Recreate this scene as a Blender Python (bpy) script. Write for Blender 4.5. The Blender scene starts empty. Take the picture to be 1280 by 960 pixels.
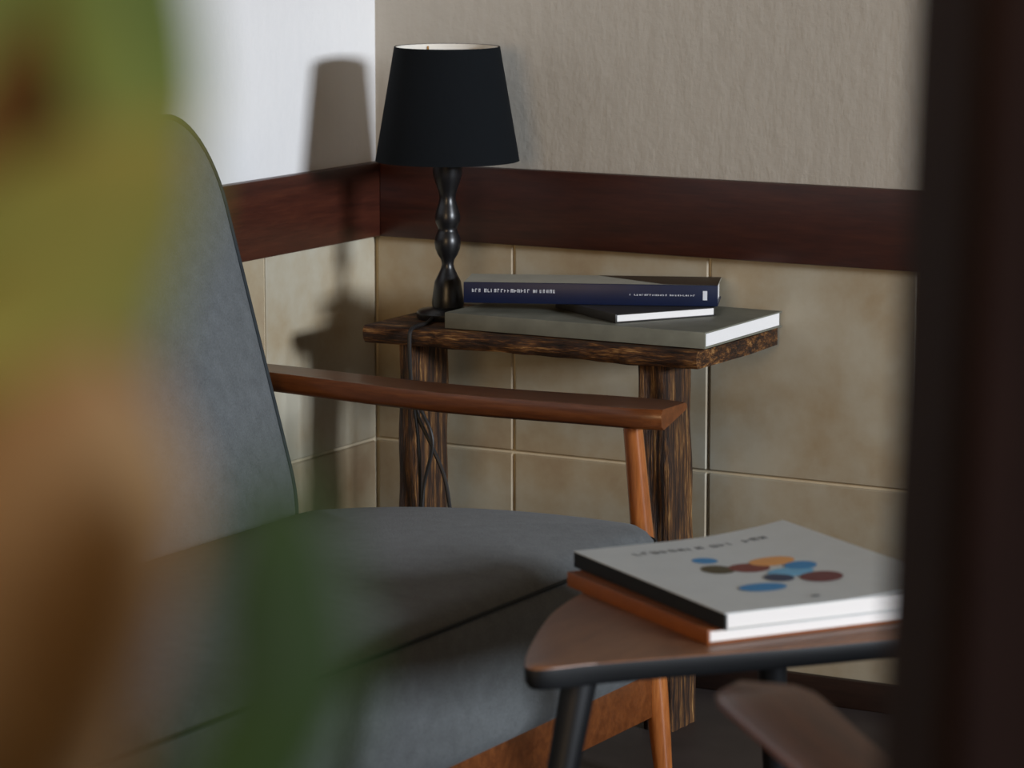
import bpy, bmesh, math, random
from mathutils import Vector, Matrix
random.seed(7)
S = bpy.context.scene
COL = S.collection
PI = math.pi

# ------------------------------------------------------------------ camera
cam_d = bpy.data.cameras.new('camera')
cam = bpy.data.objects.new('camera', cam_d); COL.objects.link(cam)
cam.location = (3.0561, -4.9369, 1.40)
cam.rotation_euler = (PI/2 - 0.1599, 0, 0.5137)
cam_d.sensor_width = 36.0
cam_d.lens = 4200/1280*36.0
cam_d.clip_start = 0.02
cam_d.dof.use_dof = True
cam_d.dof.focus_distance = 5.25
cam_d.dof.aperture_fstop = 5.4
S.camera = cam

# ------------------------------------------------------------------ world, daylight, added fill, exposure
w = bpy.data.worlds.new('world'); S.world = w; w.use_nodes = True
bg = w.node_tree.nodes['Background']
bg.inputs[0].default_value = (0.75, 0.85, 1.0, 1); bg.inputs[1].default_value = 0.15

def area(name, loc, target, sx, sy, power, col):
    d = bpy.data.lights.new(name, 'AREA'); d.shape = 'RECTANGLE'; d.size = sx; d.size_y = sy
    d.energy = power; d.color = col
    o = bpy.data.objects.new(name, d); COL.objects.link(o)
    o.location = loc
    o.rotation_euler = (Vector(target)-Vector(loc)).to_track_quat('-Z', 'Y').to_euler()
    return o
area('daylight_side_window', (17.4, -4.95, 3.95), (0.25, -0.18, 1.0), 3.6, 2.0, 3500, (0.86, 0.92, 1.0))
area('rear_warm_fill', (2.3, -7.2, 1.75), (0.6, -0.4, 0.9), 1.6, 1.3, 82, (1.0, 0.68, 0.36))  # warm fill light added behind the camera to lift the shadows
S.view_settings.view_transform = 'Standard'
S.view_settings.look = 'None'
S.view_settings.exposure = 0.0
S.view_settings.gamma = 1.0
S.view_settings.use_curve_mapping = False

# ------------------------------------------------------------------ materials
def new_mat(name):
    m = bpy.data.materials.new(name); m.use_nodes = True
    return m, m.node_tree, m.node_tree.nodes['Principled BSDF']
def nd(nt, t, **kw):
    n = nt.nodes.new(t)
    for k, v in kw.items(): setattr(n, k, v)
    return n
def c4(c): return (c[0], c[1], c[2], 1)
def srgb(r, g, b):
    f = lambda v: (v/255/12.92) if v/255 <= 0.04045 else ((v/255+0.055)/1.055)**2.4
    return (f(r), f(g), f(b))
def ramp(nt, stops):
    r = nd(nt, 'ShaderNodeValToRGB')
    e = r.color_ramp.elements
    while len(e) < len(stops): e.new(0.5)
    for i, (p, c) in enumerate(stops): e[i].position = p; e[i].color = c4(c)
    return r
def coords(nt, scale=(1,1,1), kind='Object'):
    tc = nd(nt, 'ShaderNodeTexCoord'); mp = nd(nt, 'ShaderNodeMapping')
    mp.inputs['Scale'].default_value = scale
    nt.links.new(tc.outputs[kind], mp.inputs[0])
    return mp
def world_coords(nt, scale=(1,1,1)):
    g = nd(nt, 'ShaderNodeNewGeometry'); mp = nd(nt, 'ShaderNodeMapping')
    mp.inputs['Scale'].default_value = scale
    nt.links.new(g.outputs['Position'], mp.inputs[0])
    return mp
def noise(nt, mp, sc, det=4, rough=0.55):
    n = nd(nt, 'ShaderNodeTexNoise')
    n.inputs['Scale'].default_value = sc; n.inputs['Detail'].default_value = det; n.inputs['Roughness'].default_value = rough
    nt.links.new(mp.outputs[0], n.inputs['Vector'])
    return n
def bump(nt, bs, h, strength, dist=0.01):
    b = nd(nt, 'ShaderNodeBump'); b.inputs['Strength'].default_value = strength; b.inputs['Distance'].default_value = dist
    nt.links.new(h, b.inputs['Height']); nt.links.new(b.outputs[0], bs.inputs['Normal'])
def plain(name, c, rough=0.6, spec=0.5, n_amt=0.12, n_sc=30, metal=0):
    m, nt, bs = new_mat(name)
    mp = coords(nt)
    n = noise(nt, mp, n_sc)
    r = ramp(nt, [(0.3, tuple(v*(1-n_amt) for v in c)), (0.7, tuple(min(1, v*(1+n_amt)) for v in c))])
    nt.links.new(n.outputs[0], r.inputs[0]); nt.links.new(r.outputs[0], bs.inputs['Base Color'])
    bs.inputs['Roughness'].default_value = rough; bs.inputs['Specular IOR Level'].default_value = spec
    bs.inputs['Metallic'].default_value = metal
    return m
def wood(name, stops, grain=(1, 14, 14), sc=6, rough=0.45, bmp=0.15, spec=0.5, kind='Object', dist=0.004):
    m, nt, bs = new_mat(name)
    mp = coords(nt, grain, kind)
    n1 = noise(nt, mp, sc, 6, 0.65); n2 = noise(nt, mp, sc*5, 4, 0.6)
    mx = nd(nt, 'ShaderNodeMix', data_type='FLOAT'); mx.inputs[0].default_value = 0.35
    nt.links.new(n1.outputs[0], mx.inputs[2]); nt.links.new(n2.outputs[0], mx.inputs[3])
    r = ramp(nt, stops)
    nt.links.new(mx.outputs[0], r.inputs[0]); nt.links.new(r.outputs[0], bs.inputs['Base Color'])
    bs.inputs['Roughness'].default_value = rough; bs.inputs['Specular IOR Level'].default_value = spec
    bump(nt, bs, mx.outputs[0], bmp, dist)
    return m
def fabric(name, c, n_amt=0.25):
    m, nt, bs = new_mat(name)
    mp = coords(nt)
    n = noise(nt, mp, 42, 5); n2 = noise(nt, mp, 330, 2)
    mx = nd(nt, 'ShaderNodeMix', data_type='FLOAT'); mx.inputs[0].default_value = 0.55
    nt.links.new(n.outputs[0], mx.inputs[2]); nt.links.new(n2.outputs[0], mx.inputs[3])
    r = ramp(nt, [(0.3, tuple(v*(1-n_amt) for v in c)), (0.7, tuple(v*(1+n_amt) for v in c))])
    nt.links.new(mx.outputs[0], r.inputs[0]); nt.links.new(r.outputs[0], bs.inputs['Base Color'])
    bs.inputs['Roughness'].default_value = 0.95; bs.inputs['Specular IOR Level'].default_value = 0.15
    bs.inputs['Sheen Weight'].default_value = 0.08; bs.inputs['Sheen Roughness'].default_value = 0.5
    bump(nt, bs, n2.outputs[0], 0.35, 0.002)
    return m
def plaster(name, c):
    m, nt, bs = new_mat(name)
    mp = world_coords(nt)
    n = noise(nt, mp, 2.2, 5); n2 = noise(nt, mp, 38, 6, 0.6)
    mv = world_coords(nt, (30, 30, 9)); n3 = noise(nt, mv, 1.0, 4)
    r = ramp(nt, [(0.3, tuple(v*0.93 for v in c)), (0.7, c)])
    nt.links.new(n.outputs[0], r.inputs[0]); nt.links.new(r.outputs[0], bs.inputs['Base Color'])
    bs.inputs['Roughness'].default_value = 0.85; bs.inputs['Specular IOR Level'].default_value = 0.25
    ad = nd(nt, 'ShaderNodeMath', operation='ADD')
    nt.links.new(n2.outputs[0], ad.inputs[0]); nt.links.new(n3.outputs[0], ad.inputs[1])
    bump(nt, bs, ad.outputs[0], 0.2, 0.008)
    return m
def tile_mat(name):
    m, nt, bs = new_mat(name)
    mp = world_coords(nt)
    n = noise(nt, mp, 4.5, 6, 0.6); n2 = noise(nt, mp, 26, 4)
    oi = nd(nt, 'ShaderNodeObjectInfo')
    r = ramp(nt, [(0.24, srgb(138, 112, 84)), (0.44, srgb(164, 148, 121)), (0.66, srgb(180, 174, 156))])
    ad = nd(nt, 'ShaderNodeMath', operation='MULTIPLY_ADD'); ad.inputs[1].default_value = 0.12
    nt.links.new(oi.outputs['Random'], ad.inputs[0])
    sb = nd(nt, 'ShaderNodeMath', operation='SUBTRACT'); sb.inputs[1].default_value = 0.05
    nt.links.new(n.outputs[0], sb.inputs[0]); nt.links.new(sb.outputs[0], ad.inputs[2])
    nt.links.new(ad.outputs[0], r.inputs[0])
    nt.links.new(r.outputs[0], bs.inputs['Base Color'])
    bs.inputs['Roughness'].default_value = 0.5; bs.inputs['Specular IOR Level'].default_value = 0.4
    bump(nt, bs, n2.outputs[0], 0.10, 0.004)
    return m
def pages_mat(name, c):
    m, nt, bs = new_mat(name)
    mp = coords(nt, (1, 1, 1))
    wv = nd(nt, 'ShaderNodeTexWave', wave_type='BANDS', bands_direction='Z'); wv.inputs['Scale'].default_value = 260
    wv.inputs['Distortion'].default_value = 1.0
    nt.links.new(mp.outputs[0], wv.inputs['Vector'])
    r = ramp(nt, [(0, tuple(v*0.84 for v in c)), (1, c)])
    nt.links.new(wv.outputs[0], r.inputs[0]); nt.links.new(r.outputs[0], bs.inputs['Base Color'])
    bs.inputs['Roughness'].default_value = 0.8
    return m
def leaf_mat(name, c1, c2):
    m, nt, bs = new_mat(name)
    mp = coords(nt); n = noise(nt, mp, 25, 4)
    r = ramp(nt, [(0.35, c1), (0.65, c2)])
    nt.links.new(n.outputs[0], r.inputs[0]); nt.links.new(r.outputs[0], bs.inputs['Base Color'])
    bs.inputs['Roughness'].default_value = 0.7; bs.inputs['Specular IOR Level'].default_value = 0.2
    tr = nd(nt, 'ShaderNodeBsdfTranslucent'); nt.links.new(r.outputs[0], tr.inputs[0])
    mx = nd(nt, 'ShaderNodeMixShader'); mx.inputs[0].default_value = 0.3
    out = nt.nodes['Material Output']
    nt.links.new(bs.outputs[0], mx.inputs[1]); nt.links.new(tr.outputs[0], mx.inputs[2]); nt.links.new(mx.outputs[0], out.inputs[0])
    return m
def glass_mat(name):
    m, nt, bs = new_mat(name)
    tr = nd(nt, 'ShaderNodeBsdfTransparent'); gl = nd(nt, 'ShaderNodeBsdfGlossy'); gl.inputs['Roughness'].default_value = 0.02
    fr = nd(nt, 'ShaderNodeFresnel'); fr.inputs[0].default_value = 1.45
    mx = nd(nt, 'ShaderNodeMixShader'); out = nt.nodes['Material Output']
    nt.links.new(fr.outputs[0], mx.inputs[0]); nt.links.new(tr.outputs[0], mx.inputs[1]); nt.links.new(gl.outputs[0], mx.inputs[2])
    nt.links.new(mx.outputs[0], out.inputs[0])
    return m

M = {}
M['plaster'] = plaster('painted_plaster', srgb(228, 227, 226))
M['ceiling'] = plaster('ceiling_paint', srgb(88, 60, 34))  # dark brown picked to dim and warm light bounced off the unseen ceiling
M['warm_wall'] = plaster('warm_brown_paint', srgb(108, 68, 34))  # brown picked for the unseen walls to warm the bounced light
M['plaster_back'] = plaster('shaded_plaster', srgb(186, 180, 169))  # side wall plaster darkened, the back wall's weaker light put into its colour
M['grout'] = plain('tile_grout', srgb(205, 192, 165), 0.9, 0.2, 0.08)
M['tile'] = tile_mat('beige_tile')
M['rail'] = wood('red_brown_rail_wood', [(0.3, srgb(44, 19, 12)), (0.5, srgb(64, 29, 19)), (0.7, srgb(80, 40, 25))], (1.5, 1.5, 16), 3, 0.42, 0.1)
M['base'] = wood('dark_baseboard_wood', [(0.3, srgb(34, 22, 18)), (0.7, srgb(60, 40, 32))], (2, 2, 16), 3, 0.5, 0.1)
M['post'] = wood('dark_post_wood', [(0.3, srgb(21, 13, 11)), (0.7, srgb(36, 22, 18))], (14, 14, 1), 4, 0.85, 0.1, 0.08)
M['floor'] = plain('dark_floor', srgb(62, 54, 52), 0.55, 0.35, 0.25, 6)
M['fabric'] = fabric('grey_upholstery', srgb(93, 97, 99))
M['piping'] = plain('dark_piping', srgb(52, 56, 58), 0.9, 0.1)
M['arm_wood'] = wood('amber_chair_wood', [(0.3, srgb(72, 37, 17)), (0.5, srgb(98, 54, 26)), (0.7, srgb(124, 72, 36))], (1.2, 14, 14), 4, 0.3, 0.05, 0.45)
M['leg_wood'] = wood('amber_leg_wood', [(0.3, srgb(112, 62, 28)), (0.5, srgb(150, 88, 44)), (0.7, srgb(180, 114, 60))], (14, 14, 1.2), 4, 0.2, 0.04, 0.6)
M['rustic_top'] = wood('rustic_slab_wood', [(0.36, srgb(20, 12, 7)), (0.48, srgb(54, 32, 16)), (0.56, srgb(104, 66, 30)), (0.66, srgb(182, 138, 84))], (2.2, 8, 22), 5, 0.6, 0.8, 0.3, dist=0.01)
M['rustic_leg'] = wood('rustic_leg_wood', [(0.36, srgb(18, 11, 7)), (0.48, srgb(50, 30, 16)), (0.56, srgb(104, 68, 32)), (0.66, srgb(186, 146, 90))], (20, 20, 1.2), 5, 0.6, 0.9, 0.3, dist=0.01)
M['lamp_black'] = plain('black_lacquer', srgb(18, 18, 20), 0.34, 0.5, 0.05)
M['shade'] = plain('black_shade_fabric', srgb(17, 20, 23), 0.92, 0.1, 0.08, 200)
M['shade_in'] = plain('white_shade_lining', srgb(225, 220, 210), 0.8, 0.2, 0.03)
M['cord'] = plain('black_rubber_cord', srgb(20, 18, 18), 0.5)
M['white_plastic'] = plain('white_plastic', srgb(230, 226, 215), 0.4)
M['brass'] = plain('brass', srgb(150, 120, 70), 0.35, 0.5, 0.05, 30, 1.0)
M['paper'] = pages_mat('page_edges', srgb(236, 234, 232))
M['grey_cover'] = plain('grey_book_cover', srgb(112, 112, 100), 0.6, 0.3, 0.18, 18)
M['navy'] = plain('navy_book_cover', srgb(7, 21, 52), 0.42, 0.4, 0.08)
M['pale_cover'] = plain('pale_grey_book_cover', srgb(176, 174, 160), 0.5, 0.4, 0.06)
M['brown_cover'] = plain('brown_book_cover', srgb(66, 52, 38), 0.5, 0.4, 0.1)
M['dark_cover'] = plain('dark_book_cover', srgb(42, 40, 38), 0.5, 0.4, 0.1)
M['white_cover'] = plain('white_book_cover', srgb(200, 206, 206), 0.35, 0.5, 0.03)
M['black_spine'] = plain('black_book_spine', srgb(24, 24, 22), 0.5, 0.3)
M['orange_cover'] = plain('orange_book_cover', srgb(134, 72, 22), 0.5, 0.4, 0.1)
M['print_white'] = plain('white_print', srgb(210, 214, 222), 0.6, 0.3, 0.03)
M['print_ink'] = plain('ink_print', srgb(92, 98, 104), 0.6, 0.3, 0.03)
M['table_wood'] = wood('walnut_table_top', [(0.3, srgb(98, 64, 42)), (0.5, srgb(122, 82, 56)), (0.7, srgb(140, 98, 68))], (8, 1.2, 8), 5, 0.38, 0.05)
M['table_black'] = plain('black_table_paint', srgb(15, 17, 20), 0.5, 0.3, 0.08)
M['leaf_green'] = leaf_mat('green_leaf', srgb(72, 86, 34), srgb(98, 106, 44))
M['leaf_dark'] = leaf_mat('deep_green_leaf', srgb(30, 46, 16), srgb(46, 64, 24))
M['leaf_olive'] = leaf_mat('olive_leaf', srgb(104, 104, 46), srgb(124, 118, 58))
M['leaf_dull'] = leaf_mat('dull_olive_leaf', srgb(92, 76, 48), srgb(112, 94, 60))  # dull brown-olive leaf colour
M['leaf_tan'] = leaf_mat('dry_tan_leaf', srgb(124, 98, 68), srgb(146, 120, 86))
M['leaf_brown'] = leaf_mat('dry_brown_leaf', srgb(104, 78, 52), srgb(128, 98, 68))
M['trunk'] = wood('plant_stem_bark', [(0.3, srgb(88, 70, 48)), (0.7, srgb(136, 112, 78))], (14, 14, 3), 5, 0.8, 0.6)
M['pot'] = plain('terracotta_pot', srgb(160, 96, 66), 0.75, 0.3)
M['soil'] = plain('potting_soil', srgb(50, 38, 30), 0.95, 0.1, 0.3, 60)
M['frame_white'] = plain('white_window_paint', srgb(225, 224, 218), 0.5)
M['glass'] = glass_mat('window_glass')
M['ink_blue'] = plain('print_blue', srgb(52, 132, 186), 0.5, 0.4, 0.05)
M['ink_lightblue'] = plain('print_light_blue', srgb(112, 178, 214), 0.5, 0.4, 0.05)
M['ink_navy'] = plain('print_navy', srgb(46, 58, 86), 0.5, 0.4, 0.05)
M['ink_olive'] = plain('print_olive', srgb(74, 66, 40), 0.5, 0.4, 0.05)
M['ink_red'] = plain('print_red_brown', srgb(120, 52, 44), 0.5, 0.4, 0.05)
M['ink_orange'] = plain('print_orange', srgb(222, 158, 92), 0.5, 0.4, 0.05)
M['ink_maroon'] = plain('print_maroon', srgb(110, 56, 58), 0.5, 0.4, 0.05)

# ------------------------------------------------------------------ helpers
def tag(o, label=None, cat=None, group=None, kind=None):
    if label: o['label'] = label
    if cat: o['category'] = cat
    if group: o['group'] = group
    if kind: o['kind'] = kind
    return o
def empty(name, loc, rz=0):
    o = bpy.data.objects.new(name, None); COL.objects.link(o)
    o.location = loc; o.rotation_euler = (0, 0, rz); o.empty_display_size = 0.05
    return o
def build(name, bm, mat, parent=None, smooth=True, loc=None, rot=None, angle=0.7):
    bmesh.ops.recalc_face_normals(bm, faces=bm.faces)
    me = bpy.data.meshes.new(name); bm.to_mesh(me); bm.free()
    mats = mat if isinstance(mat, (list, tuple)) else [mat]
    for m in mats: me.materials.append(m)
    if smooth:
        for p in me.polygons: p.use_smooth = True
        try: me.set_sharp_from_angle(angle=angle)
        except Exception: pass
    o = bpy.data.objects.new(name, me); COL.objects.link(o)
    if parent: o.parent = parent
    if loc: o.location = loc
    if rot: o.rotation_euler = rot
    return o
def link_mesh(name, me, parent=None, loc=None, rot=None):
    o = bpy.data.objects.new(name, me); COL.objects.link(o)
    if parent: o.parent = parent
    if loc: o.location = loc
    if rot: o.rotation_euler = rot
    return o
def box(bm, x0, x1, y0, y1, z0, z1, bev=0.0, segs=2, mi=0):
    r = bmesh.ops.create_cube(bm, size=1)
    vs = r['verts']
    bmesh.ops.scale(bm, vec=(x1-x0, y1-y0, z1-z0), verts=vs)
    bmesh.ops.translate(bm, vec=((x0+x1)/2, (y0+y1)/2, (z0+z1)/2), verts=vs)
    fs = set()
    for v in vs:
        for f in v.link_faces: fs.add(f)
    for f in fs: f.material_index = mi
    if bev > 0:
        es = set()
        for v in vs:
            for e in v.link_edges: es.add(e)
        bmesh.ops.bevel(bm, geom=list(es), offset=bev, segments=segs, affect='EDGES', profile=0.5)
def boxbm(*a, **k):
    bm = bmesh.new(); box(bm, *a, **k); return bm
def lathe(bm, prof, n=40, cx=0, cy=0, close_bottom=True, close_top=True):
    rings = []
    for r, z in prof:
        rings.append([bm.verts.new((cx+r*math.cos(2*PI*i/n), cy+r*math.sin(2*PI*i/n), z)) for i in range(n)])
    for a, b in zip(rings[:-1], rings[1:]):
        for i in range(n):
            bm.faces.new((a[i], a[(i+1) % n], b[(i+1) % n], b[i]))
    if close_bottom: bm.faces.new(list(reversed(rings[0])))
    if close_top: bm.faces.new(rings[-1])
def smooth_path(pts, n=10):
    P = [Vector(p) for p in pts]; P = [P[0]*2-P[1]]+P+[P[-1]*2-P[-2]]
    out = []
    for i in range(1, len(P)-2):
        for k in range(n):
            t = k/n
            a, b, c, d = P[i-1], P[i], P[i+1], P[i+2]
            out.append(0.5*((2*b)+(c-a)*t+(2*a-5*b+4*c-d)*t*t+(3*b-a-3*c+d)*t**3))
    out.append(P[-2]); return out
def tube(bm, pts, rad, n=10, closed=False):
    pts = [Vector(p) for p in pts]
    R = rad if isinstance(rad, (list, tuple)) else [rad]*len(pts)
    rings = []; up = None
    N = len(pts)
    for i, p in enumerate(pts):
        if closed: t = (pts[(i+1) % N]-pts[i-1]).normalized()
        else: t = (pts[min(i+1, N-1)]-pts[max(i-1, 0)]).normalized()
        if up is None:
            up = Vector((0, 0, 1)) if abs(t.z) < 0.9 else Vector((1, 0, 0))
        u = (up-t*up.dot(t)).normalized(); up = u; v = t.cross(u)
        rings.append([bm.verts.new(p+R[i]*(math.cos(2*PI*k/n)*u+math.sin(2*PI*k/n)*v)) for k in range(n)])
    prs = list(zip(rings[:-1], rings[1:]))
    if closed: prs.append((rings[-1], rings[0]))
    for a, b in prs:
        for k in range(n): bm.faces.new((a[k], a[(k+1) % n], b[(k+1) % n], b[k]))
    if not closed:
        bm.faces.new(list(reversed(rings[0]))); bm.faces.new(rings[-1])
def rrect(w, h, rx, ry, n=8):
    """outline of a rounded rectangle centred on 0, counter-clockwise"""
    out = []
    for (sx, sy, a0) in ((1, 1, 0), (-1, 1, PI/2), (-1, -1, PI), (1, -1, 1.5*PI)):
        for k in range(n+1):
            a = a0+PI/2*k/n
            out.append((sx*(w/2-rx)+rx*math.cos(a), sy*(h/2-ry)+ry*math.sin(a)))
    # mid-edge points keep long sides from being single quads
    res = []
    for i, p in enumerate(out):
        q = out[(i+1) % len(out)]
        res.append(p)
        d = math.hypot(q[0]-p[0], q[1]-p[1])
        if (i+1) % (n+1) == 0:
            m = 8
            for k in range(1, m): res.append((p[0]+(q[0]-p[0])*k/m, p[1]+(q[1]-p[1])*k/m))
    return res
def loft(bm, rings, cap0=True, cap1=True):
    vr = [[bm.verts.new(p) for p in ring] for ring in rings]
    n = len(vr[0])
    for a, b in zip(vr[:-1], vr[1:]):
        for i in range(n): bm.faces.new((a[i], a[(i+1) % n], b[(i+1) % n], b[i]))
    if cap0: bm.faces.new(list(reversed(vr[0])))
    if cap1: bm.faces.new(vr[-1])
def cushion_rings(w, h, rx, ry, t, edge, crown_f, crown_b, n=8):
    """pillow: outline in (a,b), thickness along c from 0 (back) to t (front)"""
    rings = []
    def ring(ins, c):
        f = max(0.02, 1-2*ins/min(w, h))
        ww, hh = w-2*ins, h-2*ins
        return [(x, y, c) for x, y in rrect(ww, hh, max(0.004, rx-ins), max(0.004, ry-ins), n)]
    m = min(w, h)/2
    for k in (0.96, 0.75, 0.5, 0.25):
        rings.append(ring(edge+(m-edge)*k, -crown_b*(1-(1-k)**2)))
    for k in range(0, 6):
        a = PI/2*k/5
        rings.append(ring(edge*(1-math.sin(a)), edge*(1-math.cos(a))))
    for k in range(0, 6):
        a = PI/2*k/5
        rings.append(ring(edge*(1-math.cos(a)), t-edge+edge*math.sin(a)))
    for k in (0.25, 0.5, 0.75, 0.96):
        rings.append(ring(edge+(m-edge)*k, t+crown_f*(1-(1-k)**2)))
    return rings

# ------------------------------------------------------------------ the room
RX, RY, RH = 6.5, -7.0, 2.75
TS = 0.3695; G = 0.005          # tile pitch and joint
RB, RT = 0.727, 0.856           # bottom and top of the wooden rail
def wall_obj(name, boxes, label, pm='plaster'):
    bm = bmesh.new()
    for b in boxes: box(bm, *b[:6], mi=b[6])
    return tag(build(name, bm, [M[pm], M['grout']], smooth=False), label, 'wall', kind='structure')
wb = wall_obj('wall_back', [(-0.15, RX+0.15, 0.004, 0.15, 0, 0.80, 1), (-0.15, RX+0.15, 0.0, 0.15, 0.80, RH, 0)], 'back wall, rough painted plaster above beige tiles', 'plaster_back')
wl = wall_obj('wall_left', [(-0.15, -0.004, RY, 0.0, 0, 0.80, 1), (-0.15, 0.0, RY, 0.0, 0.80, RH, 0)], 'side wall behind the sofa, white plaster above beige tiles')
WY0, WY1, WZ0, WZ1 = -6.3, -0.9, 0.95, 2.62
wr = wall_obj('wall_right', [(RX, RX+0.15, RY, WY0, 0, RH, 0), (RX, RX+0.15, WY1, 0, 0, RH, 0), (RX, RX+0.15, WY0, WY1, 0, WZ0, 0), (RX, RX+0.15, WY0, WY1, WZ1, RH, 0)], 'warm brown wall with the side window', 'warm_wall')
FX0, FX1, FZ0, FZ1 = 1.3, 3.3, 1.0, 2.45
wf = wall_obj('wall_front', [(-0.15, FX0, RY-0.15, RY, 0, RH, 0), (FX1, RX+0.15, RY-0.15, RY, 0, RH, 0), (FX0, FX1, RY-0.15, RY, 0, FZ0, 0), (FX0, FX1, RY-0.15, RY, FZ1, RH, 0)], 'warm brown wall with the added fill window', 'warm_wall')
tag(build('floor', boxbm(-0.15, RX+0.15, RY-0.15, 0.15, -0.1, 0), M['floor'], smooth=False), 'dark brown stone floor', 'floor', kind='structure')
tag(build('ceiling', boxbm(-0.15, RX+0.15, RY-0.15, 0.15, RH, RH+0.1), M['ceiling'], smooth=False), 'tan painted ceiling', 'ceiling', kind='structure')

def tile_mesh(w, h):
    bm = boxbm(-w/2, w/2, -0.008, 0, -h/2, h/2, bev=0.0022, segs=1)
    bmesh.ops.recalc_face_normals(bm, faces=bm.faces)
    me = bpy.data.meshes.new('tile'); bm.to_mesh(me); bm.free(); me.materials.append(M['tile']); return me
T_CACHE = {}
def add_tile(wall, a0, a1, z0, z1):
    w_, h_ = a1-a0-G, z1-z0-G
    key = (round(w_, 4), round(h_, 4))
    if key not in T_CACHE: T_CACHE[key] = tile_mesh(*key)
    if wall is wb: link_mesh('tile', T_CACHE[key], wall, ((a0+a1)/2, 0.0075+random.uniform(-.0004, .0004), (z0+z1)/2))
    else: link_mesh('tile', T_CACHE[key], wall, (-0.0075+random.uniform(-.0004, .0004), (a0+a1)/2, (z0+z1)/2), (0, 0, PI/2))
zrows = [(0.0, 0.368), (0.368, 0.7375)]
for z0, z1 in zrows:
    add_tile(wb, 0.0, 0.274, z0, z1)
    a = 0.274
    while a < RX-0.05:
        b = min(a+TS, RX); add_tile(wb, a, b, z0, z1); a = b
    add_tile(wl, -0.348, -0.004, z0, z1)
    a = -0.348
    while a > RY+0.05:
        b = max(a-TS, RY); add_tile(wl, b, a, z0, z1); a = b

tag(build('trim_1', boxbm(0.018, RX, -0.018, 0.0, RB, RT, bev=0.003), M['rail']), 'red brown wooden rail along the back wall', 'rail', kind='structure')
tag(build('trim_2', boxbm(-0.018, 0.0, 0, -RY, RB, RT, bev=0.003), M['rail'], rot=(0, 0, PI)), 'red brown wooden rail along the wall behind the sofa', 'rail', kind='structure')
bpy.data.objects['trim_2'].location = (0.0, -0.0, 0)
tag(build('baseboard_back', boxbm(0.014, RX, -0.014, -0.0005, 0, 0.048, bev=0.003), M['base']), 'dark wooden baseboard under the back wall tiles', 'baseboard', kind='structure')
tag(build('baseboard_left', boxbm(0.0005, 0.014, RY, 0.0, 0, 0.048, bev=0.003), M['base']), 'dark wooden baseboard behind the sofa', 'baseboard', kind='structure')

# dark timber post beside the camera: shaft with chamfered corners and a stop strip
post = tag(empty('trim_3', (2.70, -3.64, 0), 0.50), 'dark brown timber post from floor to ceiling', 'post', kind='structure')
bm = bmesh.new()
loft(bm, [[(x+(-0.142-0.030*(1.4-z)/1.0 if x < 0 else 0.0), y, z) for x, y in ((-0.008, -0.11), (0.142, -0.11), (0.15, -0.102), (0.15, 0.102), (0.142, 0.11), (-0.008, 0.11), (-0.016, 0.102), (-0.016, -0.102))] for z in (0, 0.7, 1.4, 2.0, RH)])
build('post_shaft', bm, M['post'], post)
build('post_strip', boxbm(-0.105, -0.03, -0.128, -0.1105, 0, RH, bev=0.004), M['post'], post)
build('post_plinth', boxbm(-0.21, 0.16, -0.135, 0.125, 0, 0.14, bev=0.006), M['base'], post)

def window(name, label, rect, axis):
    r = tag(empty(name, (0, 0, 0)), label, 'window', kind='structure')
    a0, a1, z0, z1 = rect
    def bx(n, p0, p1, q0, q1, d0, d1, mat, bev=0.004):
        if axis == 'x': o = build(n, boxbm(RX+d0, RX+d1, p0, p1, q0, q1, bev=bev), mat, r)
        else: o = build(n, boxbm(p0, p1, RY-d1, RY-d0, q0, q1, bev=bev), mat, r)
    t = 0.045
    bx('window_frame', a0, a0+t, z0, z1, 0.04, 0.10, M['frame_white']); bx('window_frame', a1-t, a1, z0, z1, 0.04, 0.10, M['frame_white'])
    bx('window_frame', a0+t, a1-t, z0, z0+t, 0.04, 0.10, M['frame_white']); bx('window_frame', a0+t, a1-t, z1-t, z1, 0.04, 0.10, M['frame_white'])
    bx('window_sill', a0-0.04, a1+0.04, z0-0.03, z0-0.0005, -0.05, 0.0, M['frame_white'])
    n = max(1, round((a1-a0)/1.35)); pw = (a1-a0-2*t)/n
    for k in range(n):
        b0, b1 = a0+t+k*pw, a0+t+(k+1)*pw
        bx('pane', b0+(0.02 if k else 0), b1-(0.02 if k < n-1 else 0), z0+t, z1-t, 0.068, 0.072, M['glass'], 0)
        if k: bx('mullion', b0-0.02, b0+0.02, z0+t, z1-t, 0.045, 0.095, M['frame_white'])
    return r
window('window_1', 'long white framed side window with tall panes', (WY0, WY1, WZ0, WZ1), 'x')
window('fill_window', 'wide white framed window added to the front wall for the fill light', (FX0, FX1, FZ0, FZ1), 'y')  # unseen window put in behind the camera to go with the fill

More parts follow.
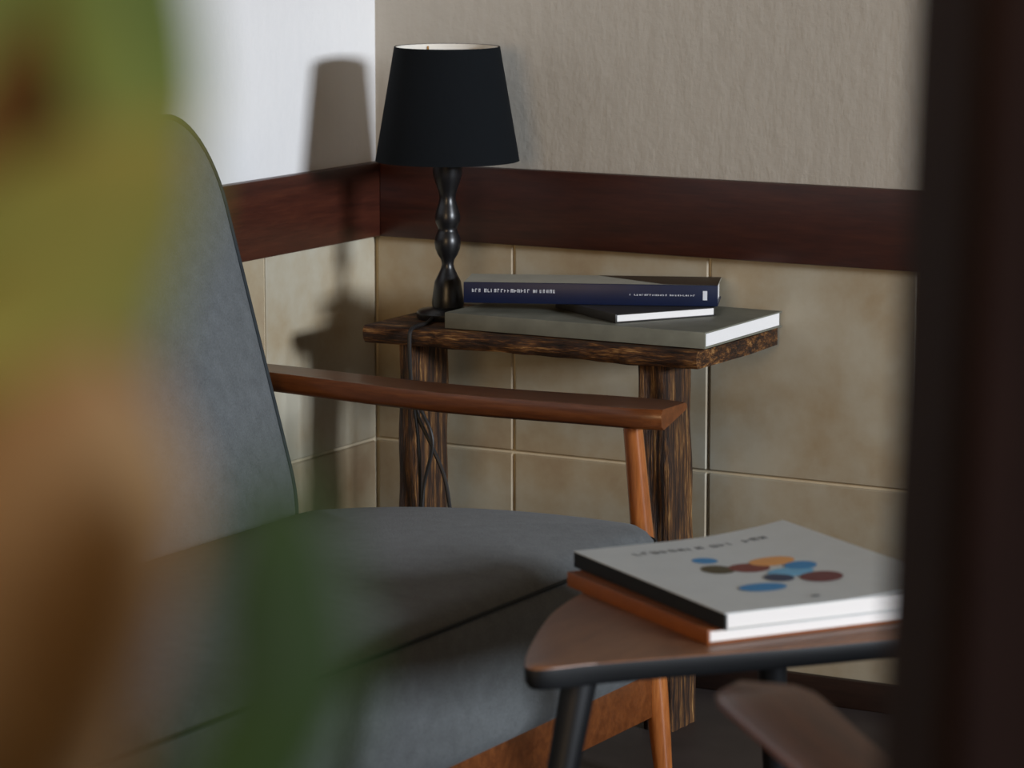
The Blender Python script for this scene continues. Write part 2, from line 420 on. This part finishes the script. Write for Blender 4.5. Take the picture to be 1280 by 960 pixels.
# ------------------------------------------------------------------ sofa and armchair (same family)
def seating(root, W, arm_hi=0.58, crown=0.012, leg_x=0.797, nose=0.25):
    """local frame: x forward, y to the sitter's left, seat W wide, origin under the seat middle (world x of sofa - 0.45)"""
    X = -0.45
    # seat cushion (outline in x,y; thickness in z)
    w_, h_ = 0.655, W+0.02
    bm = bmesh.new()
    rings = cushion_rings(w_, h_, 0.07, 0.07, 0.205, 0.045, crown, 0.0)
    cx = 0.235+w_/2+X
    def dome(x, c): return (0.020*(1-((x-0.04)/0.33)**2)+0.002+0.046*x)*max(0, (c-0.06)/0.15)
    loft(bm, [[(x+cx, y, 0.185+c+dome(x, c)) for x, y, c in r] for r in rings])
    seat = build('seat_cushion', bm, M['fabric'], root)
    bm = bmesh.new()
    o = rrect(w_-0.02, h_-0.02, 0.062, 0.062)
    tube(bm, [(x+cx+0.005*(1 if x > 0 else -1), y*1.0, 0.370+dome(x, 0.19)) for x, y in o], 0.0028, 8, True)
    build('piping', bm, M['piping'], seat)
    # backrest, leaning
    bh, bt = 0.715, 0.095
    bw = W-0.07
    bm = bmesh.new()
    rings = cushion_rings(bw, bh, 0.10, 0.15, bt, 0.03, 0.018, 0.0, 12)
    lean = math.radians(15.8)
    ca, sa = math.cos(lean), math.sin(lean)
    def place(a, b, c):   # a along width, b up the board, c through it (front = t)
        b2 = b+bh/2
        return (0.295+X - b2*sa + (c-bt)*ca, a, 0.305 + b2*ca + (c-bt)*sa)
    loft(bm, [[place(x, y, c) for x, y, c in r] for r in rings])
    back = build('backrest', bm, M['fabric'], root)
    bm = bmesh.new()
    tube(bm, [place(x, y, bt-0.012) for x, y in rrect(bw-0.004, bh-0.004, 0.098, 0.148, 12)], 0.0045, 8, True)
    build('piping', bm, M['piping'], back)
    # arms
    for s in (1, -1):
        yi, yo = W/2+0.0-0.012, W/2+0.098
        st = []
        n = 26
        for k in range(n+1):
            u = k/n
            x = 0.075+u*0.791
            top = arm_hi+0.006*math.cos(u*2*PI)*0.5-0.003
            # plan: rear narrower, front a little wider, nose rounded
            wd = 0.075+0.035*u
            a, b = yo-wd, yo
            if u > 0.90:
                q = (u-0.90)/0.10
                a += wd*0.55*nose*(1-math.sqrt(max(0.0, 1-q*q))); b -= wd*0.35*nose*(1-math.sqrt(max(0.0, 1-q*q)))
            ti = 0.031; to = 0.012
            sec = [(a+0.006, top), (b-0.005, top), (b, top-0.005), (b, top-to+0.004), (b-0.006, top-to), (a+0.010, top-ti), (a+0.002, top-ti+0.006), (a, top-0.008)]
            st.append([(x+X, s*y, z) for y, z in sec])
        bm = bmesh.new(); loft(bm, st)
        arm = build('armrest', bm, M['arm_wood'], root, angle=0.9)
        # front leg from arm to floor
        bm = bmesh.new()
        yc = s*(W/2+0.045)
        p0, p1 = Vector((leg_x+X, yc, arm_hi-0.027)), Vector((leg_x+0.053+X, yc+s*0.01, 0.0))
        pts = [p0.lerp(p1, t/8) for t in range(9)]
        tube(bm, pts, [0.0145, 0.0155, 0.0165, 0.018, 0.019, 0.019, 0.018, 0.016, 0.013], 16)
        build('leg', bm, M['leg_wood'], root)
        bm = bmesh.new()
        p0, p1 = Vector((0.118+X, yc, arm_hi-0.024)), Vector((0.035+X, yc+s*0.01, 0.0))
        tube(bm, [p0.lerp(p1, t/8) for t in range(9)], [0.015, 0.016, 0.017, 0.018, 0.018, 0.017, 0.016, 0.015, 0.013], 16)
        build('leg', bm, M['leg_wood'], root)
        build('side_rail', boxbm(0.07+X, (leg_x+0.02)+X, s*(W/2+0.045)-0.011, s*(W/2+0.045)+0.011, 0.115, 0.185, bev=0.004), M['arm_wood'], root)
    build('front_rail', boxbm(leg_x+0.018+X, leg_x+0.041+X, -W/2-0.045, W/2+0.045, 0.105, 0.184, bev=0.004), M['arm_wood'], root)
    build('back_rail', boxbm(0.14+X, 0.165+X, -W/2-0.045, W/2+0.045, 0.105, 0.184, bev=0.004), M['arm_wood'], root)
    return root
SW = 1.54
sofa = tag(empty('sofa', (0.45, -0.615-SW/2, 0)), 'grey upholstered sofa with slim amber wooden arms against the wall', 'sofa')
seating(sofa, SW)
CW = 0.56
ang = math.atan2(0.72, -0.69)
tipl = Vector((0.866-0.45, CW/2+0.045))
ca, sa = math.cos(ang), math.sin(ang)
tip = Vector((1.668, -1.998))
org = (tip.x-(ca*tipl.x-sa*tipl.y), tip.y-(sa*tipl.x+ca*tipl.y), 0)
chair = tag(empty('armchair', org, ang), 'armchair half hidden by the dark post, brown wooden armrest reaching below the small table', 'armchair')
seating(chair, CW, leg_x=0.69, nose=1.0)

# ------------------------------------------------------------------ rustic console table
rt = tag(empty('rustic_side_table', (0.475, -0.16, 0)), 'rough dark timber console table in the corner holding the lamp', 'table')
bm = bmesh.new()
nx, ny = 60, 14
L0, L1, Y0, Y1, Z1, TH = -0.303, 0.303, -0.156, 0.148, 0.62, 0.028
def wob(a, b): return 0.004*math.sin(a*23+b)+0.003*math.sin(a*61+2*b)+0.002*math.sin(a*131+b*3)
rings = []
for k in range(nx+1):
    u = k/nx; x = L0+(L1-L0)*u
    yf = Y0+0.5*wob(x, 0); yb = Y1
    zb = Z1-TH+0.22*wob(x*0.7, 2)
    rings.append([(x+0.6*wob(y*1.0, 1) if k in (0, nx) else x, y, z) for y, z in
        [(yf+0.004, Z1), (yf*0.4+yb*0.6, Z1), (yb, Z1), (yb, zb), (yf*0.4+yb*0.6, zb), (yf+0.006, zb), (yf, zb+0.007), (yf-0.002, Z1-0.012+0.5*wob(x, 4)), (yf, Z1-0.004)]])
loft(bm, rings)
build('table_top', bm, M['rustic_top'], rt, angle=0.6)
def rustic_leg(x0, x1, y0, y1, lean, seed):
    bm = bmesh.new(); rings = []
    n = 26
    for k in range(n+1):
        u = k/n; z = u*(Z1-TH-0.001)
        ring = []
        for (x, y) in rrect(x1-x0, y1-y0, 0.008, 0.008, 2):
            a = math.atan2(y, x)
            d = 1+0.05*math.sin(7*a+seed+3*u)+0.03*math.sin(z*40+seed+a*3)
            ring.append(((x0+x1)/2+x*d+lean*(1-u), (y0+y1)/2+y*d, z))
        rings.append(ring)
    loft(bm, rings)
    return bm
build('leg', rustic_leg(0.660-0.475, 0.714-0.475, -0.130, -0.040, 0.012, 1.0), M['rustic_leg'], rt, angle=0.6)
build('leg', rustic_leg(0.218-0.475, 0.264-0.475, -0.130, -0.040, -0.002, 3.0), M['rustic_leg'], rt, angle=0.6)
build('wall_cleat', boxbm(-0.28, 0.2, 0.118, 0.148, Z1-TH-0.024, Z1-TH-0.004, bev=0.003), M['rustic_top'], rt)

# ------------------------------------------------------------------ table lamp
lx, ly = 0.250, -0.180
lamp = tag(empty('table_lamp', (lx, ly, 0.6205)), 'black table lamp with turned stem and tapered fabric shade', 'lamp')
bm = bmesh.new()
lathe(bm, [(0.050, 0.0), (0.052, 0.003), (0.052, 0.010), (0.048, 0.014), (0.030, 0.017), (0.025, 0.020)])
build('base', bm, M['lamp_black'], lamp)
bm = bmesh.new()
prof = [(0.025, 0.018), (0.026, 0.026), (0.025, 0.036), (0.023, 0.050), (0.021, 0.062), (0.016, 0.072), (0.0115, 0.082), (0.0095, 0.090), (0.011, 0.098),
        (0.016, 0.106), (0.020, 0.116), (0.0215, 0.126), (0.020, 0.136), (0.0165, 0.144), (0.0150, 0.149), (0.0165, 0.153), (0.0195, 0.160), (0.0205, 0.168), (0.019, 0.177), (0.0155, 0.188),
        (0.0130, 0.198), (0.0135, 0.206), (0.0165, 0.216), (0.0205, 0.228), (0.0235, 0.240), (0.0235, 0.262), (0.018, 0.268), (0.012, 0.272)]
prof = [(r*1.03, z) for r, z in prof]
lathe(bm, prof, 32)
build('stem', bm, M['lamp_black'], lamp)
bm = bmesh.new(); lathe(bm, [(0.014, 0.266), (0.014, 0.315), (0.017, 0.318), (0.017, 0.33)], 20)
sock = build('bulb_socket', bm, M['white_plastic'], lamp)
bm = bmesh.new(); lathe(bm, [(0.012, 0.331), (0.014, 0.34), (0.026, 0.365), (0.029, 0.382), (0.025, 0.40), (0.012, 0.412), (0.002, 0.415)], 20)
build('bulb', bm, M['white_plastic'], lamp)
bm = bmesh.new()
rb, rtp, zb, zt = 0.119, 0.087, 0.262, 0.449
lathe(bm, [(rb, zb), (rb-0.5*(rb-rtp), (zb+zt)/2), (rtp, zt), (rtp-0.002, zt), (rb-0.002-0.5*(rb-rtp), (zb+zt)/2), (rb-0.002, zb), (rb, zb)], 64, close_bottom=False, close_top=False)
bmesh.ops.remove_doubles(bm, verts=bm.verts, dist=1e-6)
shade = build('lamp_shade', bm, M['shade'], lamp)
bm = bmesh.new()
lathe(bm, [(rb-0.0025, zb+0.001), (rtp-0.0025, zt-0.0005), (rtp-0.0035, zt-0.0005), (rb-0.0035, zb+0.001), (rb-0.0025, zb+0.001)], 64, close_bottom=False, close_top=False)
bmesh.ops.remove_doubles(bm, verts=bm.verts, dist=1e-6)
build('lining', bm, M['shade_in'], shade)
bm = bmesh.new()
tube(bm, [(math.cos(2*PI*k/40)*0.019, math.sin(2*PI*k/40)*0.019, 0.318) for k in range(40)], 0.0015, 6, True)
for k in range(3):
    a = 2*PI*k/3+0.4
    tube(bm, [(0.019*math.cos(a), 0.019*math.sin(a), 0.318), (0.08*math.cos(a), 0.08*math.sin(a), 0.42), ((rtp-0.004)*math.cos(a), (rtp-0.004)*math.sin(a), zt-0.004)], 0.0014, 6)
build('shade_carrier', bm, M['brass'], shade)
cordp = smooth_path([(lx, ly-0.05, 0.626), (0.262, -0.27, 0.6235), (0.268, -0.325, 0.622), (0.269, -0.335, 0.60), (0.272, -0.334, 0.53), (0.286, -0.336, 0.48), (0.315, -0.338, 0.43), (0.338, -0.335, 0.37), (0.352, -0.33, 0.25), (0.36, -0.30, 0.10), (0.40, -0.26, 0.006), (0.52, -0.18, 0.006)], 8)
bm = bmesh.new(); tube(bm, [(p.x-lx, p.y-ly, p.z-0.6205) for p in cordp], 0.0034, 8)
build('power_cord', bm, M['cord'], lamp)
cord2 = smooth_path([(0.52, -0.18, 0.006), (0.44, -0.24, 0.006), (0.325, -0.33, 0.08), (0.298, -0.342, 0.25), (0.30, -0.345, 0.36), (0.318, -0.345, 0.44), (0.300, -0.343, 0.485), (0.283, -0.342, 0.50), (0.287, -0.338, 0.44), (0.291, -0.338, 0.34), (0.290, -0.33, 0.2), (0.30, -0.30, 0.05), (0.36, -0.2, 0.006), (0.40, -0.09, 0.006)], 8)
bm = bmesh.new(); tube(bm, [(p.x-lx, p.y-ly, p.z-0.6205) for p in cord2], 0.0030, 8)
build('power_cord', bm, M['cord'], lamp)

# ------------------------------------------------------------------ books
def book(name, label, loc, rz, length, depth, th, cover, spine=None, top=None, ct=0.0025, group=None, overhang=0.003, spine_side='front', paper='paper'):
    """spine along local +x from 0..length at y=0, pages reach to y=depth; z from 0..th"""
    r = tag(empty(name, loc, rz), label, 'book', group)
    build('page_block', boxbm(overhang, length-overhang, 0.002, depth-overhang, ct, th-ct, bev=0.0006, segs=1), M[paper], r)
    build('back_cover', boxbm(0, length, 0, depth, 0, ct, bev=0.0006, segs=1), M[cover], r)
    if top != 'none':
        build('front_cover', boxbm(0, length, 0, depth, th-ct, th, bev=0.0006, segs=1), M[top or cover], r)
    build('spine', boxbm(0, length, -0.0025, 0.0015, 0.0, th, bev=0.001, segs=2), M[spine or cover], r)
    return r
def marks(name, parent, mat, plane, x0, y0, n, step, hgt, seed):
    """a row of letter-like strokes too small to read; plane 'spine' (x,z on y=-0.0028) or a function"""
    rnd = random.Random(seed); bm = bmesh.new(); x = x0
    for i in range(n):
        if rnd.random() < 0.10: x += step*0.7; continue
        ww = step*rnd.uniform(0.45, 0.8)
        for q in range(2 if rnd.random() < 0.6 else 1):
            a = x+q*ww*0.6; b = a+ww*0.28
            v = [bm.verts.new(plane(*p)) for p in ((a, y0), (b, y0), (b, y0+hgt*rnd.uniform(.8, 1.1)), (a, y0+hgt*rnd.uniform(.8, 1.1)))]
            bm.faces.new(v)
        if rnd.random() < 0.7:
            zz = y0+hgt*rnd.choice((0.0, 0.4, 0.8))
            v = [bm.verts.new(plane(*p)) for p in ((x, zz), (x+ww, zz), (x+ww, zz+hgt*0.2), (x, zz+hgt*0.2))]
            bm.faces.new(v)
        x += step
    return build(name, bm, mat, parent, smooth=False)
# corner table pile
b1 = book('book', 'wide grey cloth book at the bottom of the pile beside the lamp', (0.309, -0.288, 0.6215), 0, 0.470, 0.280, 0.026, 'grey_cover', paper='paper')
b2 = book('book', 'thin dark book with white page edges between the grey and navy books', (0.4442, -0.159, 0.6480), math.radians(-33), 0.200, 0.184, 0.0140, 'dark_cover', ct=0.0015)
b3 = book('book', 'thick navy book with white spine lettering on top of the corner pile', (0.333, -0.270, 0.6625), math.radians(23.0), 0.412, 0.105, 0.034, 'navy', top='pale_cover')
sp = lambda a, b: (a, -0.00285, b)
marks('spine_lettering', b3, M['print_white'], sp, 0.014, 0.018, 26, 0.0054, 0.0055, 3)
marks('spine_lettering', b3, M['print_white'], sp, 0.270, 0.016, 26, 0.0042, 0.0026, 5)
bm = bmesh.new(); bm.faces.new([bm.verts.new(sp(*p)) for p in ((0.388, 0.010), (0.395, 0.010), (0.395, 0.025), (0.388, 0.025))])
build('spine_logo', bm, M['print_white'], b3, smooth=False)
bm = bmesh.new()
vs = [(0.325, 0.004), (0.412, 0.0), (0.412, 0.105), (0.21, 0.105)]
bm.faces.new([bm.verts.new((x, y, 0.0342)) for x, y in vs])
build('cover_panel', bm, M['brown_cover'], b3, smooth=False)

# small table pile
sa_ = math.atan2(-0.219, 0.317)
bo = book('book', 'orange-spined book under the white book on the small table', (1.098, -1.322, 0.4812), sa_+0.012, 0.352, 0.292, 0.0185, 'orange_cover')
WT = 0.0205; WZ = 0.5000
bw = tag(empty('book', (1.093, -1.296, WZ), sa_), 'white-covered book with black spine and coloured ovals on the small table', 'book')
WL, WD = 0.385, 0.302
build('page_block', boxbm(0.002, WL-0.002, 0.002, WD-0.003, 0.0014, WT-0.0014, bev=0.0006, segs=1), M['paper'], bw)
build('back_cover', boxbm(0, WL, 0, WD, 0, 0.0012, bev=0.0003, segs=1), M['white_cover'], bw)
build('spine', boxbm(0, WL, -0.0022, 0.0015, 0.0, WT-0.0004, bev=0.0008, segs=1), M['black_spine'], bw)
def curl(x, y):       # the cover's far top corner lifts a little
    return 0.013*max(0, (y/WD-0.45)/0.55)**2
bm = bmesh.new()
NX, NY = 24, 20
def grid(zoff):
    return [[bm.verts.new((WL*i/NX, -0.002+(WD+0.002)*j/NY, WT+zoff+curl(WL*i/NX, WD*j/NY))) for j in range(NY+1)] for i in range(NX+1)]
gt, gb = grid(0.0), grid(-0.0012)
for i in range(NX):
    for j in range(NY):
        bm.faces.new((gt[i][j], gt[i+1][j], gt[i+1][j+1], gt[i][j+1])); bm.faces.new((gb[i][j+1], gb[i+1][j+1], gb[i+1][j], gb[i][j]))
for i in range(NX):
    bm.faces.new((gt[i][0], gb[i][0], gb[i+1][0], gt[i+1][0])); bm.faces.new((gt[i+1][NY], gb[i+1][NY], gb[i][NY], gt[i][NY]))
for j in range(NY):
    bm.faces.new((gt[0][j+1], gb[0][j+1], gb[0][j], gt[0][j])); bm.faces.new((gt[NX][j], gb[NX][j], gb[NX][j+1], gt[NX][j+1]))
cov = build('front_cover', bm, M['white_cover'], bw)
# title runs from the spine towards the fore-edge, top of the page at low x
tp = lambda a, b: (0.062-b, a, WT+0.0004+curl(0.062-b, a))
marks('cover_title', cov, M['print_ink'], tp, 0.055, 0.0, 16, 0.0126, 0.0160, 11)
OV = [((0.124, 0.117), 0.017, 0.016, 'ink_blue'), ((0.176, 0.106), 0.024, 0.020, 'ink_olive'), ((0.184, 0.146), 0.024, 0.026, 'ink_red'), ((0.168, 0.187), 0.022, 0.030, 'ink_orange'),
      ((0.229, 0.178), 0.022, 0.030, 'ink_lightblue'), ((0.207, 0.205), 0.020, 0.020, 'ink_blue'), ((0.249, 0.150), 0.020, 0.018, 'ink_navy'), ((0.272, 0.196), 0.026, 0.026, 'ink_maroon'), ((0.286, 0.106), 0.020, 0.031, 'ink_blue'),
      ((0.353, 0.139), 0.004, 0.006, 'print_ink')]
for k, ((x, y), rx_, ry_, mn) in enumerate(OV):
    bm = bmesh.new()
    bm.faces.new([bm.verts.new((x+rx_*math.cos(2*PI*i/28), y+ry_*math.sin(2*PI*i/28), WT+0.0003+0.00008*k+curl(x+rx_*math.cos(2*PI*i/28), y+ry_*math.sin(2*PI*i/28)))) for i in range(28)])
    build('printed_oval', bm, M[mn], cov, smooth=False)

# ------------------------------------------------------------------ small three-legged table
OUT = [(1.268, -1.716), (1.236, -1.682), (1.175, -1.535), (1.141, -1.423), (1.128, -1.30), (1.15, -1.14), (1.22, -1.03), (1.34, -0.98), (1.52, -0.965), (1.70, -0.98), (1.80, -1.02), (1.83, -1.09),
       (1.79, -1.16), (1.70, -1.245), (1.574, -1.366), (1.485, -1.472), (1.349, -1.620), (1.312, -1.662)]
CT = Vector((1.40, -1.28))
st = tag(empty('small_table', (CT.x, CT.y, 0)), 'three-legged table with rounded triangular brown top and black edge', 'table')
def tri_outline(ins):
    n = len(OUT); res = []
    for i in range(n):
        a, b, c, d = [Vector(OUT[(i+k) % n])-CT for k in (-1, 0, 1, 2)]
        for k in range(5):
            t = k/5
            p = 0.5*((2*b)+(c-a)*t+(2*a-5*b+4*c-d)*t*t+(3*b-a-3*c+d)*t**3)
            res.append(p*(1-ins/p.length))
    return res
TZ = 0.48
bm = bmesh.new()
loft(bm, [[(p.x, p.y, z) for p in tri_outline(i)] for i, z in ((0.012, TZ-0.0255), (0.006, TZ-0.0245), (0.0006, TZ-0.018), (0, TZ-0.003), (0.0005, TZ-0.0008))])
build('table_edge', bm, M['table_black'], st)
bm = bmesh.new()
loft(bm, [[(p.x, p.y, z) for p in tri_outline(i)] for i, z in ((0.0012, TZ-0.0008), (0.0012, TZ+0.0004), (0.0022, TZ+0.0009))])
build('table_top', bm, M['table_wood'], st)
for a, b in (((1.252, -1.572), (1.214, -1.680)), ((1.285, -1.13), (1.265, -1.04)), ((1.66, -1.13), (1.73, -1.10))):
    bm = bmesh.new()
    p0, p1 = Vector((a[0]-CT.x, a[1]-CT.y, TZ-0.026)), Vector((b[0]-CT.x, b[1]-CT.y, 0))
    tube(bm, [p0.lerp(p1, k/8) for k in range(9)], [0.0215-0.0095*k/8 for k in range(9)], 20)
    build('leg', bm, M['table_black'], st)

# ------------------------------------------------------------------ potted plant close to the camera
pl = tag(empty('potted_plant', (2.645, -4.48, 0)), 'tall potted plant with green and dry tan strap leaves', 'plant')
BX = Vector((2.645, -4.48, 0))
bm = bmesh.new()
lathe(bm, [(0.095, 0.0), (0.10, 0.004), (0.125, 0.20), (0.128, 0.205), (0.138, 0.21), (0.138, 0.245), (0.124, 0.245), (0.120, 0.20), (0.090, 0.02)], 40)
build('pot', bm, M['pot'], pl)
bm = bmesh.new(); lathe(bm, [(0.121, 0.205), (0.121, 0.222), (0.08, 0.228), (0.02, 0.23)], 32)
build('soil', bm, M['soil'], pl)
bm = bmesh.new()
tp_ = smooth_path([(0, 0, 0.22), (-0.015, 0.01, 0.5), (0.01, -0.012, 0.85), (0, 0, 1.20)], 8)
tube(bm, tp_, [0.019-0.008*k/(len(tp_)-1)+0.0012*(k % 2) for k in range(len(tp_))], 14)
build('stem', bm, M['trunk'], pl)
def leaf(pts, wmax, mat, twist=0.0, peak=0.5, face=None):
    P = smooth_path(pts, 8); n = len(P); bm = bmesh.new(); rows = []
    view = Vector(face) if face else None
    for i, p in enumerate(P):
        u = i/(n-1)
        t = (P[min(i+1, n-1)]-P[max(i-1, 0)]).normalized()
        if view is not None: side = t.cross(view).normalized()
        else: side = t.cross(Vector((0, 0, 1))); side = side.normalized() if side.length > 0.05 else Vector((1, 0, 0))
        nrm = side.cross(t).normalized()
        side = (side*math.cos(twist*u)+nrm*math.sin(twist*u)).normalized(); nrm = side.cross(t).normalized()
        wd = wmax*(0.28+0.72*math.sin(PI*min(1, (u/peak)/2)) if u < peak else math.cos(PI/2*((u-peak)/(1-peak))**1.6))
        wd = max(wd, wmax*0.03)
        q = p-BX
        rows.append([[bm.verts.new(q+side*wd*a+nrm*(wd*0.35*(abs(a)*2)**2*0.5+o)) for a in (-0.5, -0.25, 0, 0.25, 0.5)] for o in (0.0, -0.0009)])
    for a, b in zip(rows[:-1], rows[1:]):
        for k in range(4):
            bm.faces.new((a[0][k], a[0][k+1], b[0][k+1], b[0][k])); bm.faces.new((a[1][k+1], a[1][k], b[1][k], b[1][k+1]))
        bm.faces.new((a[0][0], b[0][0], b[1][0], a[1][0])); bm.faces.new((a[0][4], a[1][4], b[1][4], b[0][4]))
    return build('leaf', bm, mat, pl)
fwd = (-0.90, 0.42, -0.1)
C0 = (2.645, -4.48, 1.195)
leaf([C0, (2.64, -4.448, 1.333), (2.658, -4.404, 1.4), (2.667, -4.398, 1.374), (2.674, -4.4, 1.35), (2.678, -4.404, 1.331)], 0.035, M['leaf_green'], 0.15, 0.6, fwd)
leaf([C0, (2.645, -4.434, 1.262), (2.637, -4.404, 1.313), (2.627, -4.387, 1.368), (2.622, -4.378, 1.41)], 0.034, M['leaf_tan'], 0.15, 0.55, (-0.55, 0.83, 0))
leaf([C0, (2.613, -4.383, 1.266), (2.592, -4.326, 1.311), (2.572, -4.291, 1.367), (2.564, -4.273, 1.419)], 0.034, M['leaf_dull'], 0.15, 0.6, fwd)
leaf([C0, (2.647, -4.456, 1.276), (2.659, -4.437, 1.308), (2.672, -4.419, 1.325), (2.689, -4.409, 1.348)], 0.042, M['leaf_olive'], 0.15, 0.6, fwd)
leaf([C0, (2.648, -4.467, 1.259), (2.66, -4.448, 1.288), (2.677, -4.433, 1.308), (2.689, -4.421, 1.326)], 0.04, M['leaf_olive'], 0.15, 0.6, fwd)
leaf([C0, (2.671, -4.465, 1.213), (2.683, -4.458, 1.256), (2.691, -4.454, 1.286), (2.697, -4.45, 1.311)], 0.050, M['leaf_tan'], 0.15, 0.55, (-0.6, 0.8, 0))
leaf([C0, (2.671, -4.442, 1.204), (2.679, -4.426, 1.249), (2.683, -4.424, 1.277), (2.686, -4.422, 1.306)], 0.024, M['leaf_brown'], 0.15, 0.55, fwd)
leaf([C0, (2.714, -4.475, 1.208), (2.741, -4.46, 1.246), (2.74, -4.455, 1.27), (2.734, -4.452, 1.295)], 0.03, M['leaf_dark'], 0.15, 0.6, fwd)
leaf([C0, (2.60, -4.40, 1.262), (2.597, -4.352, 1.313), (2.583, -4.329, 1.368), (2.578, -4.317, 1.42)], 0.058, M['leaf_dull'], 0.1, 0.6, (-0.55, 0.83, 0))
rnd = random.Random(5)
right = Vector((0.871, 0.491, 0)); forw = Vector((-0.491, 0.871, 0)); cp = Vector(cam.location)
made = 0
while made < 16:
    a = rnd.uniform(0, 2*PI); ln = rnd.uniform(0.22, 0.36); rise = rnd.uniform(0.05, 0.22); h0 = rnd.uniform(1.05, 1.2)
    d = Vector((math.cos(a), math.sin(a), 0))
    b0 = Vector((C0[0], C0[1], h0))
    pts = [b0, b0+d*ln*0.35+Vector((0, 0, rise)), b0+d*ln*0.75+Vector((0, 0, rise*0.9)), b0+d*ln+Vector((0, 0, rise*0.45))]
    bad = False
    for p in smooth_path(pts, 6):
        r = p-cp; z = r.dot(forw); x = r.dot(right)
        if x > -0.17*max(z, 0)-0.035 and z > -0.05 and p.z > cp.z-0.30*max(z, 0)-0.05: bad = True
        if r.length < 0.22: bad = True
    if bad: continue
    leaf(pts, rnd.uniform(0.022, 0.034), M[rnd.choice(('leaf_green', 'leaf_dark', 'leaf_green', 'leaf_olive', 'leaf_tan'))], rnd.uniform(-0.4, 0.4), 0.5)
    made += 1
